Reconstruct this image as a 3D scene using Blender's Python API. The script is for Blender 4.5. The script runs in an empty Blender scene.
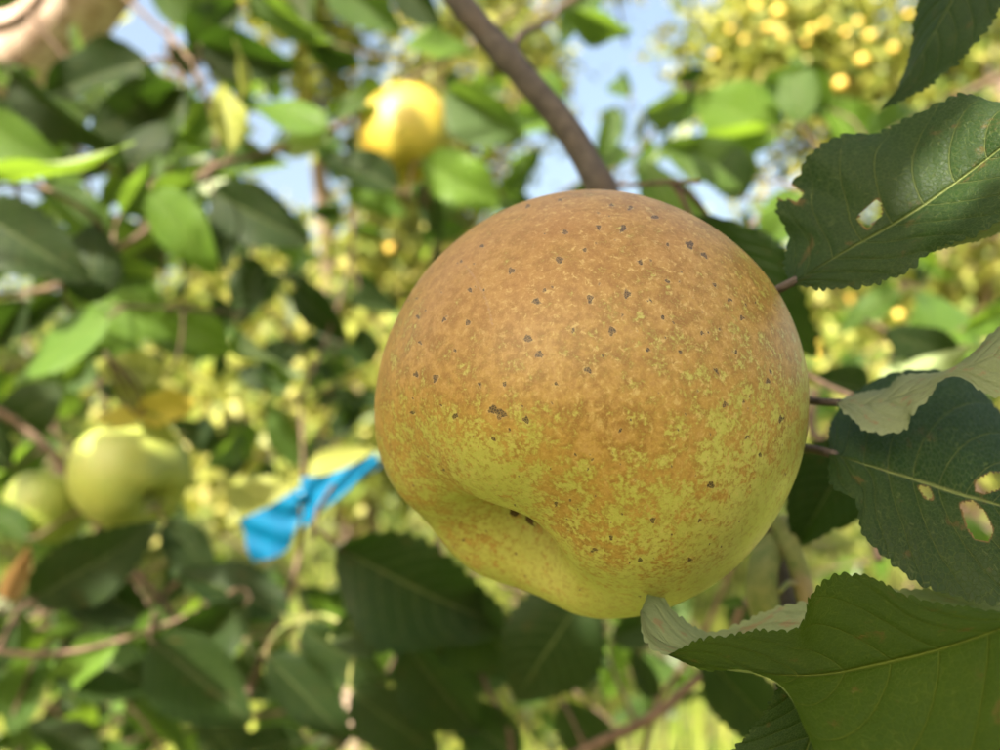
import bpy, bmesh, math, random
import numpy as np
from mathutils import Vector, Matrix
R = math.radians
rng = random.Random(7)
npr = np.random.RandomState(11)
scene = bpy.context.scene
col = scene.collection

# ------------------------------------------------------------------ camera
CAM = Vector((0, 0, 1.45)); PITCH = R(6.0); FPX = 755.0
cd = bpy.data.cameras.new('camera'); cam = bpy.data.objects.new('camera', cd); col.objects.link(cam)
cam.location = CAM; cam.rotation_euler = (R(90) + PITCH, 0, 0)
cd.sensor_width = 36; cd.lens = FPX * 36 / 1000; cd.clip_start = 0.005; cd.clip_end = 500
cd.dof.use_dof = True; cd.dof.focus_distance = 0.127; cd.dof.aperture_fstop = 10.2
scene.camera = cam
RT = Vector((1, 0, 0)); FW = Vector((0, math.cos(PITCH), math.sin(PITCH))); UP = Vector((0, -math.sin(PITCH), math.cos(PITCH)))
def P(x, y, d):
    return CAM + FW * d + RT * ((x - 500) / FPX * d) + UP * ((375 - y) / FPX * d)
def pix(p):
    v = p - CAM; d = v.dot(FW)
    return (500 + FPX * v.dot(RT) / d, 375 - FPX * v.dot(UP) / d, d) if d > 1e-4 else (9e9, 9e9, d)

# ------------------------------------------------------------------ light
SUN_AZ = R(209)      # clockwise from +Y (straight ahead): behind the camera, to the left
SUN_EL = R(39)
SUN = Vector((math.sin(SUN_AZ) * math.cos(SUN_EL), math.cos(SUN_AZ) * math.cos(SUN_EL), math.sin(SUN_EL)))
world = bpy.data.worlds.new('World'); scene.world = world; world.use_nodes = True
wn = world.node_tree.nodes; wl = world.node_tree.links
sky = wn.new('ShaderNodeTexSky'); sky.sky_type = 'NISHITA'; sky.sun_disc = False
sky.sun_elevation = SUN_EL; sky.sun_rotation = SUN_AZ; sky.air_density = 1.5; sky.dust_density = 10.0; sky.ozone_density = .7
wl.new(sky.outputs[0], wn['Background'].inputs[0]); wn['Background'].inputs[1].default_value = 0.102
ld = bpy.data.lights.new('sun', 'SUN'); ld.energy = 5.0; ld.angle = R(0.53); ld.color = (1, .92, .78)
sun = bpy.data.objects.new('sun', ld); col.objects.link(sun)
sun.rotation_euler = SUN.to_track_quat('Z', 'Y').to_euler(); sun.location = (-3, -4, 6)
vs = scene.view_settings; vs.view_transform = 'Standard'; vs.look = 'None'; vs.exposure = 2.12; vs.gamma = 1
scene.cycles.max_bounces = 8; scene.cycles.transmission_bounces = 6; scene.cycles.sample_clamp_indirect = 6

# ------------------------------------------------------------------ helpers
def tag(o, label=None, cat=None, group=None, kind=None):
    for k, v in (('label', label), ('category', cat), ('group', group), ('kind', kind)):
        if v: o[k] = v
    return o
def empty(name, loc):
    o = bpy.data.objects.new(name, None); col.objects.link(o); o.location = loc; o.empty_display_size = .05
    return o
def link(name, me, mat=None, parent=None):
    o = bpy.data.objects.new(name, me); col.objects.link(o)
    if mat and not me.materials: me.materials.append(mat)
    if parent:
        o.parent = parent; o.matrix_parent_inverse = Matrix.Translation(-wloc(parent))
    return o
def wloc(o):
    return WL.get(o.name, o.location)
WL = {}
def mesh(name, V, F, smooth=True, uv=None):
    me = bpy.data.meshes.new(name)
    V = np.asarray(V, dtype=np.float64)
    me.from_pydata(V.tolist(), [], F.tolist() if isinstance(F, np.ndarray) else F)
    if smooth: me.polygons.foreach_set('use_smooth', np.ones(len(me.polygons), dtype=bool))
    if uv is not None:
        l = me.uv_layers.new(name='UVMap'); vi = np.zeros(len(me.loops), dtype=np.int32)
        me.loops.foreach_get('vertex_index', vi)
        l.data.foreach_set('uv', np.asarray(uv)[vi].astype(np.float32).ravel())
    me.update(); return me
def catmull(pts, n):
    p = np.array([list(q) for q in pts], dtype=float)
    if len(p) == 2: p = np.array([p[0], (p[0] + p[1]) / 2, p[1]])
    seg = np.linalg.norm(np.diff(p, axis=0), axis=1) ** .5 + 1e-9
    t = np.concatenate([[0], np.cumsum(seg)])
    m = np.zeros_like(p)
    m[1:-1] = ((p[1:-1] - p[:-2]) / seg[:-1, None] * seg[1:, None] + (p[2:] - p[1:-1]) / seg[1:, None] * seg[:-1, None]) / (seg[:-1] + seg[1:])[:, None]
    m[0] = (p[1] - p[0]) / seg[0]; m[-1] = (p[-1] - p[-2]) / seg[-1]
    def ev(tt):
        i = np.clip(np.searchsorted(t, tt, side='right') - 1, 0, len(p) - 2); h = seg[i]; s = ((tt - t[i]) / h)[:, None]; h = h[:, None]
        return (2*s**3-3*s**2+1)*p[i] + (s**3-2*s**2+s)*h*m[i] + (-2*s**3+3*s**2)*p[i+1] + (s**3-s**2)*h*m[i+1]
    tt = np.linspace(0, t[-1], max(200, n)); q = ev(tt)
    L = np.concatenate([[0], np.cumsum(np.linalg.norm(np.diff(q[:, :3], axis=0), axis=1))])
    return ev(np.interp(np.linspace(0, L[-1], n), L, tt))
def tube_data(path, rads, sides=8, bump=0.0):
    path = np.asarray(path); n = len(path)
    T = np.gradient(path, axis=0); T /= np.linalg.norm(T, axis=1)[:, None] + 1e-12
    a = np.cross(T[0], [0.3, .2, .93]); a /= np.linalg.norm(a)
    V = []
    for i in range(n):
        a = a - T[i] * a.dot(T[i]); a /= np.linalg.norm(a); b = np.cross(T[i], a)
        for k in range(sides):
            an = 2 * math.pi * k / sides
            r = rads[i] * (1 + (bump * npr.randn() if bump else 0))
            V.append(path[i] + r * (math.cos(an) * a + math.sin(an) * b))
    F = [(i*sides+k, i*sides+(k+1) % sides, (i+1)*sides+(k+1) % sides, (i+1)*sides+k) for i in range(n-1) for k in range(sides)]
    F += [tuple(range(sides))[::-1], tuple((n-1)*sides + k for k in range(sides))]
    return V, F
class MB:
    def __init__(s): s.V = []; s.F = []
    def add(s, V, F):
        o = len(s.V); s.V += list(V); s.F += [tuple(i + o for i in f) for f in F]
    def tube(s, pts, r0, r1, n=24, sides=8, bump=0.0, knots=0.0, wob=0.0):
        q = catmull(pts, n)
        if wob: q[1:-1] += npr.randn(n-2, 3) * wob
        r = np.linspace(r0, r1, n)
        if knots: r = r * (1 + knots * np.clip(npr.randn(n), -1, 2))
        s.add(*tube_data(q, r, sides, bump)); return q
    def mesh(s, name): return mesh(name, s.V, s.F)
def rnd_unit():
    v = Vector((rng.gauss(0, 1), rng.gauss(0, 1), rng.gauss(0, 1))); return v.normalized()

# ------------------------------------------------------------------ node helper
class N:
    def __init__(s, name):
        s.m = bpy.data.materials.new(name); s.m.use_nodes = True; s.t = s.m.node_tree; s.t.nodes.clear()
        s.out = s.t.nodes.new('ShaderNodeOutputMaterial')
    def n(s, typ, ins=None, **kw):
        nd = s.t.nodes.new('ShaderNode' + typ)
        for k, v in kw.items(): setattr(nd, k, v)
        for k, v in (ins or {}).items():
            s.set(nd.inputs[k], v)
        return nd
    def set(s, sock, v):
        if hasattr(v, 'is_output') or isinstance(v, bpy.types.NodeSocket): s.t.links.new(v, sock)
        elif isinstance(v, bpy.types.Node): s.t.links.new(v.outputs[0], sock)
        else: sock.default_value = v
    def math(s, op, a, b=None, c=None, clamp=False):
        nd = s.n('Math', operation=op, use_clamp=clamp); s.set(nd.inputs[0], a)
        if b is not None: s.set(nd.inputs[1], b)
        if c is not None: s.set(nd.inputs[2], c)
        return nd.outputs[0]
    def mix(s, f, a, b, blend='MIX'):
        nd = s.n('Mix', data_type='RGBA', blend_type=blend); s.set(nd.inputs[0], f)
        for i, v in ((6, a), (7, b)):
            s.set(nd.inputs[i], (*v, 1) if isinstance(v, tuple) and len(v) == 3 else v)
        return nd.outputs[2]
    def ramp(s, f, pts):
        nd = s.n('ValToRGB'); s.set(nd.inputs[0], f); e = nd.color_ramp.elements
        while len(e) < len(pts): e.new(.5)
        for q, (p, c) in zip(e, pts): q.position = p; q.color = (*c, 1) if len(c) == 3 else (c[0],)*3 + (1,)
        return nd.outputs[0]
    def smooth(s, v, a, b, o0=0., o1=1.):
        nd = s.n('MapRange', interpolation_type='SMOOTHSTEP'); s.set(nd.inputs[0], v)
        for i, q in zip((1, 2, 3, 4), (a, b, o0, o1)): s.set(nd.inputs[i], q)
        return nd.outputs[0]
    def noise(s, vec, scale, detail=3., rough=.5, dist=0.):
        nd = s.n('TexNoise', {'Scale': scale, 'Detail': detail, 'Roughness': rough, 'Distortion': dist}); s.set(nd.inputs['Vector'], vec)
        return nd.outputs[0]
    def done(s, shader):
        s.t.links.new(shader, s.out.inputs[0]); return s.m

# ------------------------------------------------------------------ materials
def leaf_material(name, top, top2, under, transl, tr=.32, rough=.42, vein=(.2, .25, .07), rust=0.0, veinamt=.55, spec=.22):
    s = N(name)
    uv = s.n('UVMap'); sp = s.n('SeparateXYZ', {0: uv}); u, v = sp.outputs[0], sp.outputs[1]
    av = s.math('ABSOLUTE', s.math('SUBTRACT', s.math('MULTIPLY', v, 2.), 1.))
    obj = s.n('TexCoord').outputs['Object']; oi = s.n('ObjectInfo').outputs['Random']
    mid = s.smooth(av, 0.004, 0.026, 1., 0.)
    ph = s.math('MULTIPLY', s.math('SUBTRACT', u, s.math('MULTIPLY', s.math('POWER', av, 1.25), .24)), 9.5)
    fr = s.math('ABSOLUTE', s.math('SUBTRACT', s.math('FRACT', ph), .5))
    side = s.math('MULTIPLY', s.smooth(fr, .004, .034, 1., 0.), s.smooth(av, .55, 1., 1., .2))
    vn = s.math('MAXIMUM', mid, s.math('MULTIPLY', side, .6))
    uvv = s.n('CombineXYZ', {0: s.math('MULTIPLY', u, 1.6), 1: v, 2: oi})
    n1 = s.noise(uvv, 3.5, 4., .6); n2 = s.noise(uvv, 42., 3., .6)
    vor = s.n('TexVoronoi', {'Vector': uvv.outputs[0], 'Scale': 44.}, feature='DISTANCE_TO_EDGE').outputs['Distance']
    net = s.smooth(vor, 0., .09, 1., 0.)
    f = s.math('ADD', s.math('MULTIPLY', n1, .9), s.math('MULTIPLY', s.math('SUBTRACT', oi, .5), .5))
    base = s.mix(s.smooth(f, .25, .75), top, top2)
    base = s.mix(s.math('MULTIPLY', s.smooth(n2, .45, .7), .25), base, tuple(c * .55 for c in top))
    base = s.mix(s.math('MULTIPLY', vn, veinamt), base, vein)
    base = s.mix(s.math('MULTIPLY', net, .2), base, vein)
    if rust:
        rs = s.math('MULTIPLY', s.smooth(s.noise(uvv, 7., 5., .65), .60, .70), rust)
        base = s.mix(rs, base, (.13, .065, .025))
    hr = s.smooth(s.math('ADD', s.n('Attribute', attribute_name='bite').outputs['Fac'], s.math('MULTIPLY', s.math('SUBTRACT', n2, .5), .5)), .25, .6)
    base = s.mix(hr, base, (.10, .06, .025))
    un = s.mix(s.math('MULTIPLY', s.smooth(n2, .3, .7), .5), under, tuple(c * .72 for c in under))
    un = s.mix(s.math('MULTIPLY', vn, .5), un, tuple(min(1, c * 1.25) for c in under))
    if rust: un = s.mix(s.math('MULTIPLY', s.smooth(s.noise(uvv, 9., 5., .6), .58, .66), .75), un, (.20, .12, .08))
    bf = s.n('NewGeometry').outputs['Backfacing']
    c = s.mix(bf, base, un)
    h = s.math('ADD', s.math('MULTIPLY', vn, -1.), s.math('ADD', s.math('MULTIPLY', net, -.12), s.math('MULTIPLY', n2, .35)))
    bmp = s.n('Bump', {'Strength': .8, 'Distance': .0007, 'Height': h})
    rg = s.math('ADD', s.math('MULTIPLY', bf, .35), s.math('ADD', rough, s.math('MULTIPLY', s.math('SUBTRACT', n2, .5), .25)))
    pr = s.n('BsdfPrincipled', {'Base Color': c, 'Roughness': rg, 'Normal': bmp, 'Specular IOR Level': spec})
    tc = s.mix(s.math('MULTIPLY', vn, .5), transl, tuple(c * .8 for c in transl))
    if rust: tc = s.mix(rs, tc, (.1, .04, .01))
    tl = s.n('BsdfTranslucent', {'Color': tc})
    mx = s.n('MixShader', {0: tr, 1: pr.outputs[0], 2: tl.outputs[0]})
    return s.done(mx.outputs[0])
UNDER = (.30, .35, .22)
M = {}
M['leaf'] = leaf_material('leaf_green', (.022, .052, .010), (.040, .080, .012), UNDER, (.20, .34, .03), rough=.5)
M['leaf_dark'] = leaf_material('leaf_dark_green', (.005, .0155, .0032), (.010, .025, .004), UNDER, (.07, .15, .012), tr=.24, rough=.5, rust=.3, vein=(.15, .18, .06), veinamt=.7, spec=.15)  # green darkened for leaves in deep shade, shade put into the colour
M['leaf_rusty'] = leaf_material('leaf_rust_spotted', (.030, .060, .020), (.055, .085, .022), (.17, .205, .115), (.14, .22, .03), tr=.25, rust=.8)
M['leaf_olive'] = leaf_material('leaf_olive_green', (.014, .030, .003), (.022, .040, .004), UNDER, (.11, .18, .006), tr=.34, rough=.6, rust=.3, vein=(.10, .12, .02), veinamt=.6, spec=.10)
M['leaf_light'] = leaf_material('leaf_light_green', (.055, .115, .012), (.080, .15, .016), (.26, .32, .15), (.26, .42, .03), tr=.36)  # lighter green for leaves meant as sunlit, light put into the colour
M['leaf_yellow'] = leaf_material('leaf_yellowing', (.42, .34, .05), (.48, .42, .10), (.5, .46, .2), (.65, .5, .06), tr=.36, rust=.3, vein=(.4, .33, .1))
M['leaf_pale'] = leaf_material('leaf_pale_yellow_green', (.17, .20, .035), (.24, .25, .06), (.34, .36, .18), (.42, .46, .08), tr=.36, vein=(.3, .3, .1))
M['leaf_brown'] = leaf_material('leaf_dry', (.28, .15, .08), (.36, .24, .12), (.38, .27, .17), (.4, .22, .08), tr=.2, rust=.4, vein=(.35, .22, .1))

def bark_material(name, a, b, sc=90., c=None, rough=.8):
    s = N(name); o = s.n('TexCoord').outputs['Object']
    n1 = s.noise(o, sc, 6., .65); n2 = s.noise(o, sc * 5, 4., .6); n3 = s.noise(o, sc * .25, 3., .5)
    cc = s.mix(s.smooth(n1, .35, .68), a, b)
    if c: cc = s.mix(s.math('MULTIPLY', s.smooth(n3, .5, .68), .7), cc, c)
    cc = s.mix(s.math('MULTIPLY', s.smooth(n2, .55, .72), .4), cc, tuple(x * .5 for x in a))
    bmp = s.n('Bump', {'Strength': .6, 'Distance': .12 / sc, 'Height': s.math('ADD', n1, s.math('MULTIPLY', n2, .4))})
    return s.done(s.n('BsdfPrincipled', {'Base Color': cc, 'Roughness': rough, 'Normal': bmp, 'Specular IOR Level': .3}).outputs[0])
M['bark'] = bark_material('bark_grey_brown', (.040, .033, .030), (.075, .062, .056), 260., (.060, .045, .037))
M['twig'] = bark_material('twig_bark', (.06, .038, .024), (.12, .078, .05), 200., (.15, .10, .065))
M['limb'] = bark_material('limb_bark', (.28, .19, .14), (.48, .37, .30), 60., (.56, .46, .38))  # bark lightened to stand in for sunlight on the upper-left limb
M['farbark'] = bark_material('far_trunk_bark', (.13, .09, .065), (.24, .18, .14), 60., (.28, .22, .17))
M['shoot'] = bark_material('green_shoot', (.12, .15, .04), (.22, .22, .07), 200., (.26, .18, .11))

# ------------------------------------------------------------------ ground and grass
def ground():
    n = 60
    xs = np.sign(np.linspace(-1, 1, n)) * np.abs(np.linspace(-1, 1, n)) ** 2.2 * 260
    V = [(x, y + 4, .05 * math.sin(x * .9) * math.cos(y * .7) * math.exp(-(x*x + y*y) / 400)) for y in xs for x in xs]
    F = [(j*n+i, j*n+i+1, (j+1)*n+i+1, (j+1)*n+i) for j in range(n-1) for i in range(n-1)]
    s = N('orchard_soil_and_grass'); o = s.n('TexCoord').outputs['Object']
    a = s.noise(o, .8, 5., .6); b = s.noise(o, 9., 5., .65); c = s.noise(o, 60., 3., .6)
    cc = s.mix(s.smooth(a, .35, .65), (.075, .10, .025), (.15, .15, .045))
    cc = s.mix(s.smooth(b, .5, .72), cc, (.22, .18, .08)); cc = s.mix(s.math('MULTIPLY', s.smooth(c, .45, .65), .5), cc, (.04, .06, .015))
    bm = s.n('Bump', {'Strength': .8, 'Distance': .03, 'Height': s.math('ADD', b, c)})
    m = s.done(s.n('BsdfPrincipled', {'Base Color': cc, 'Roughness': .95, 'Normal': bm, 'Specular IOR Level': .1}).outputs[0])
    tag(link('ground', mesh('ground', V, F), m), kind='structure')
ground()
def foliage_material(name, cols, transl, tr=.34):
    s = N(name); g = s.n('NewGeometry'); rp = g.outputs['Random Per Island']
    o = s.n('TexCoord').outputs['Object']; n1 = s.noise(o, 1.6, 3., .5)
    f = s.math('ADD', s.math('MULTIPLY', rp, .75), s.math('MULTIPLY', s.math('SUBTRACT', n1, .5), .9))
    k = len(cols) - 1
    cc = s.ramp(f, [(.08 + .84 * i / k, c) for i, c in enumerate(cols)])
    tcol = s.mix(s.math('MULTIPLY', rp, .6), transl, cc)
    pr = s.n('BsdfPrincipled', {'Base Color': cc, 'Roughness': .5, 'Specular IOR Level': .35})
    tl = s.n('BsdfTranslucent', {'Color': tcol})
    return s.done(s.n('MixShader', {0: tr, 1: pr.outputs[0], 2: tl.outputs[0]}).outputs[0])
M['far'] = foliage_material('autumn_foliage', [(.06, .10, .018), (.14, .185, .03), (.25, .27, .055), (.38, .36, .11), (.46, .39, .16)], (.46, .46, .07))
M['far2'] = foliage_material('green_foliage', [(.05, .09, .018), (.10, .145, .026), (.17, .19, .04), (.33, .31, .09)], (.36, .42, .05))
M['grass'] = foliage_material('grass_blades', [(.09, .15, .02), (.19, .26, .03), (.33, .36, .06), (.46, .42, .14)], (.34, .38, .06))
def grass():
    n = 42000
    y = 1.2 + npr.rand(n) ** 1.5 * 13; x = (npr.rand(n) - .5) * (2.6 + y * 1.75)
    cl = np.sin(x * 3.1 + np.sin(y * 2)) * np.cos(y * 2.7) * .5 + .5
    h = (.07 + .22 * npr.rand(n) ** 2) * (.5 + cl); an = npr.rand(n) * 6.283; w = .004 + .006 * npr.rand(n)
    le = (npr.rand(n) - .2) * .9
    dx, dy = np.cos(an), np.sin(an); bx, by = -dy, dx
    V = np.zeros((n, 5, 3))
    for k, (t, ww) in enumerate(((0, 1), (0, -1), (.55, -.8), (.55, .8), (1, 0))):
        V[:, k, 0] = x + bx * w * ww + dx * le * h * t * t; V[:, k, 1] = y + by * w * ww + dy * le * h * t * t; V[:, k, 2] = h * t - .01
    F = []
    for i in range(n):
        o = 5 * i; F.append((o, o+1, o+2, o+3)); F.append((o+3, o+2, o+4))
    tag(link('grass', mesh('grass', V.reshape(-1, 3), F, False), M['grass']), 'tall sunlit orchard grass below the trees', 'grass', kind='stuff')
grass()

# ------------------------------------------------------------------ far trees
def leaf_cloud(C, S, D, rs):
    """little folded six point leaves: C centres, S lengths, D rough directions"""
    n = len(C); a = D + rs.randn(n, 3) * .55; a /= np.linalg.norm(a, axis=1)[:, None]
    b = rs.randn(n, 3); b[:, 2] *= .55; b -= a * (a * b).sum(1)[:, None]; b /= np.linalg.norm(b, axis=1)[:, None]
    c = np.cross(a, b); V = np.zeros((n, 6, 3)); S = S[:, None]
    fold = (.05 + .25 * rs.rand(n))[:, None]; C = C - a * S * .5
    for k, (t, w) in enumerate(((0, 0), (.3, .28), (.72, .22), (1, 0), (.72, -.22), (.3, -.28))):
        bend = -.25 * t * t
        V[:, k] = C + a * S * t + b * S * w + c * S * (fold * abs(w) * 2 + bend)
    i = np.arange(n)[:, None] * 6
    F = np.concatenate([i + np.array([[0, 1, 2, 3]]), i + np.array([[0, 3, 4, 5]])])
    return V.reshape(-1, 3), F
def make_tree(x, y, h, rad, nleaf, label, mat, seed, leafsize=.075, low=.35, sprays=()):
    rs = np.random.RandomState(seed); rr = random.Random(seed)
    root = empty('apple_tree', (x, y, 0)); WL[root.name] = Vector((x, y, 0))
    tag(root, label, 'tree', 'orchard trees in the background')
    tb = MB(); base = Vector((x, y, -.05)); top = Vector((x + rr.uniform(-.15, .15), y + rr.uniform(-.1, .1), h * .33))
    tb.tube([base, base.lerp(top, .5) + Vector((.05, .03, 0)), top], .10 * h / 4, .07 * h / 4, 14, 10, .03)
    link('trunk', tb.mesh('trunk'), M['farbark'], root)
    ends = []; lb = MB()
    nl = 16
    for k in range(nl):
        an = 6.283 * (k + rr.random() * .7) / nl; el = rr.uniform(.6, 1.4) if k % 3 == 0 else rr.uniform(-.35, 1.1)
        ln = rad * rr.uniform(.75, 1.05) if el < .8 else h * .62 * rr.uniform(.8, 1.)
        d = Vector((math.cos(an) * math.cos(el), math.sin(an) * math.cos(el), math.sin(el)))
        e = top + d * ln; m = top.lerp(e, .5) + Vector((0, 0, .12 * ln)) + rnd_unit() * .08
        q = lb.tube([top - Vector((0, 0, .1)), m, e], .04 * h / 4, .008, 12, 6, .04)
        for j in range(8):
            t = rr.uniform(.3, 1.); p = Vector(q[int(t * 11)])
            dd = (rnd_unit() + d * .5 + Vector((0, 0, rr.uniform(-.5, .35)))).normalized(); l2 = rad * rr.uniform(.25, .6)
            e2 = p + dd * l2; e2.z = max(e2.z, low)
            q2 = lb.tube([p, p.lerp(e2, .5) + rnd_unit() * .06, e2], .011, .004, 7, 5)
            for i in range(1, 7): ends.append((Vector(q2[i]), dd, .6 + .4 * i / 6))
    for p in sprays:
        p = Vector(p); m = Vector((x, y, p.z - .5)); q2 = lb.tube([m, m.lerp(p, .6) + rnd_unit() * .08, p], .012, .004, 8, 5)
        for i in range(3, 8): ends.append((Vector(q2[i]), (p - m).normalized(), 1.2))
        for i in range(4): ends.append((p + rnd_unit() * .2, rnd_unit(), 1.1))
    link('limb', lb.mesh('limb'), M['farbark'], root)
    E = np.array([list(e[0]) for e in ends]); D = np.array([list(e[1]) for e in ends]); Wt = np.array([e[2] for e in ends]); Wt /= Wt.sum()
    idx = rs.choice(len(E), nleaf, p=Wt)
    C = E[idx] + rs.randn(nleaf, 3) * .13
    C[:, 2] = np.maximum(C[:, 2], low * .6)
    V, F = leaf_cloud(C, leafsize * (.6 + .7 * rs.rand(nleaf)), D[idx] * .4 + np.array([0, 0, -.15]), rs)
    link('crown', mesh('crown', V, F, False), mat, root)
    return root
make_tree(-.68, 3.7, 5.2, 1.0, 26000, 'sunlit apple tree behind the upper left of the big apple', M['far'], 3)
RIGHT_APPLES = [(730,30),(714,55),(735,54),(729,72),(751,63),(768,28),(806,42),(824,24),(815,12),(846,33),(880,22),(840,84),(812,114),(646,158),(776,250),(756,5),(862,60),(700,33),(908,14),(893,48),(790,92),(722,40),(744,40),(782,36),(833,40),(858,22),(870,36),(812,30),(778,12),(838,12)]
make_tree(2.35, 3.9, 5.4, 1.25, 24000, 'apple tree dotted with many yellow apples in the upper right', M['far'], 5, .075, .35, [P(x, y, 3.9) for x, y in RIGHT_APPLES[:12] + [(780,30),(830,60),(870,90),(950,60),(980,20),(790,60),(740,100)]])
make_tree(.75, 6.6, 3.3, 2.0, 20000, 'lower apple tree straight behind the big apple under the sky gap', M['far2'], 8, .085, .2)
make_tree(-4.6, 6.2, 3.0, 2.0, 19000, 'low apple tree at far left below the patches of sky', M['far2'], 12, .085, .2)
make_tree(5.9, 7.2, 4.4, 2.1, 13000, 'apple tree at far right behind the dark notched leaf', M['far'], 17, .09, .2)
make_tree(-1.9, 9.5, 4.2, 2.6, 13000, 'distant apple tree in the middle row, left of the big apple', M['far'], 21, .11, .2)
make_tree(3.2, 10.5, 3.6, 2.6, 12000, 'distant apple tree in the middle row, right of the big apple', M['far'], 25, .11, .2)
make_tree(-7.6, 10, 3.6, 2.6, 10000, 'most distant apple tree at the left edge of the orchard', M['far'], 29, .11, .2)

# ------------------------------------------------------------------ apples
PROF = [(0, .42), (.05, .44), (.13, .60), (.27, .76), (.47, .83), (.72, .71), (.91, .43), (1.0, .08), (.985, -.25), (.90, -.53),
        (.76, -.745), (.60, -.86), (.46, -.897), (.34, -.88), (.23, -.80), (.135, -.69), (.06, -.62), (0, -.605)]
def apple_grid(nu, nv, lob=.03, seed=0, asym=0., aphi=0.):
    q = catmull([(r, 0, z) for r, z in PROF], nv)
    rs = np.random.RandomState(seed); ph = rs.rand(6) * 6.283
    phi = np.linspace(0, 2 * math.pi, nu, endpoint=False)
    r = q[:, 0][:, None] * np.ones(nu)[None]; z = q[:, 2][:, None] * np.ones(nu)[None]
    low = np.clip(-z, 0, 1) ** 1.2
    l5 = np.cos(5 * phi + ph[0])[None]; l2 = np.cos(2 * phi + ph[1])[None]; l1 = np.cos(phi - aphi)[None]
    rim = np.exp(-((r - .55) / .28) ** 2)
    z = z - lob * 1.3 * l5 * rim * (low > 0) * np.clip(low * 2, 0, 1) - asym * l1 * rim * low
    r = r * (1 + lob * .35 * l5 * (.3 + low) + lob * .5 * l2)
    V = np.stack([r * np.cos(phi), r * np.sin(phi), z], -1)
    F = []
    for i in range(nv - 1):
        for k in range(nu):
            k2 = (k + 1) % nu; F.append((i*nu+k, (i+1)*nu+k, (i+1)*nu+k2, i*nu+k2))
    return V.reshape(-1, 3), F

SPECK = [(511.6,270.8,3.5),(590,299,4.5),(627,294,4),(536.5,301.5,4.5),(528,339,4.5),(539,354.6,4),(587.8,370,4.5),(612,331,4.2),(435.4,378,4),
 (493,410,5),(501,414,5),(526,420,3.8),(556,384,3.2),(480,384.7,3),(505,384,3),(455,416,3.2),(493.7,439,2.8),(711,485,3.5),(725,404,3),(747,437,2.6),
 (663,317.5,3.2),(702,333,2.8),(716,370.6,2.8),(653,520,3),(611,538,2.6),(594,550,3.4),(556,504,2.8),(559.6,260,3.6),(598.6,227,3),(623,228.5,4),
 (482,246,2.6),(565,232,2.8),(468,323,3),(444,320,3),(420,343,2.6),(418,317,2.8),(413,413,2.8),(416,375,2.8),(668,281,2.8),(640,262,3),(690,245,4.2),(704,255,3.6),
 (668,245,3),(735,352,2.6),(768,381,2.6),(771,372,2.4),(781,419,3.6),(760,455,2.4),(700,520,2.6),(690,560,2.6),(640,560,2.6),(573,330,2.4),(648,350,2.2),(680,352,2.2),
 (575,455,2.2),(620,430,2),(545,290,2.2),(470,290,2.4),(455,350,2.2),(528,206,2.6),(560,200,2.4),(630,208,3),(655,217,3.4),(612,205,2.4),(585,250,2.2),(650,300,2.2),(730,300,3),(742,318,3),(715,285,2.6)]

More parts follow.
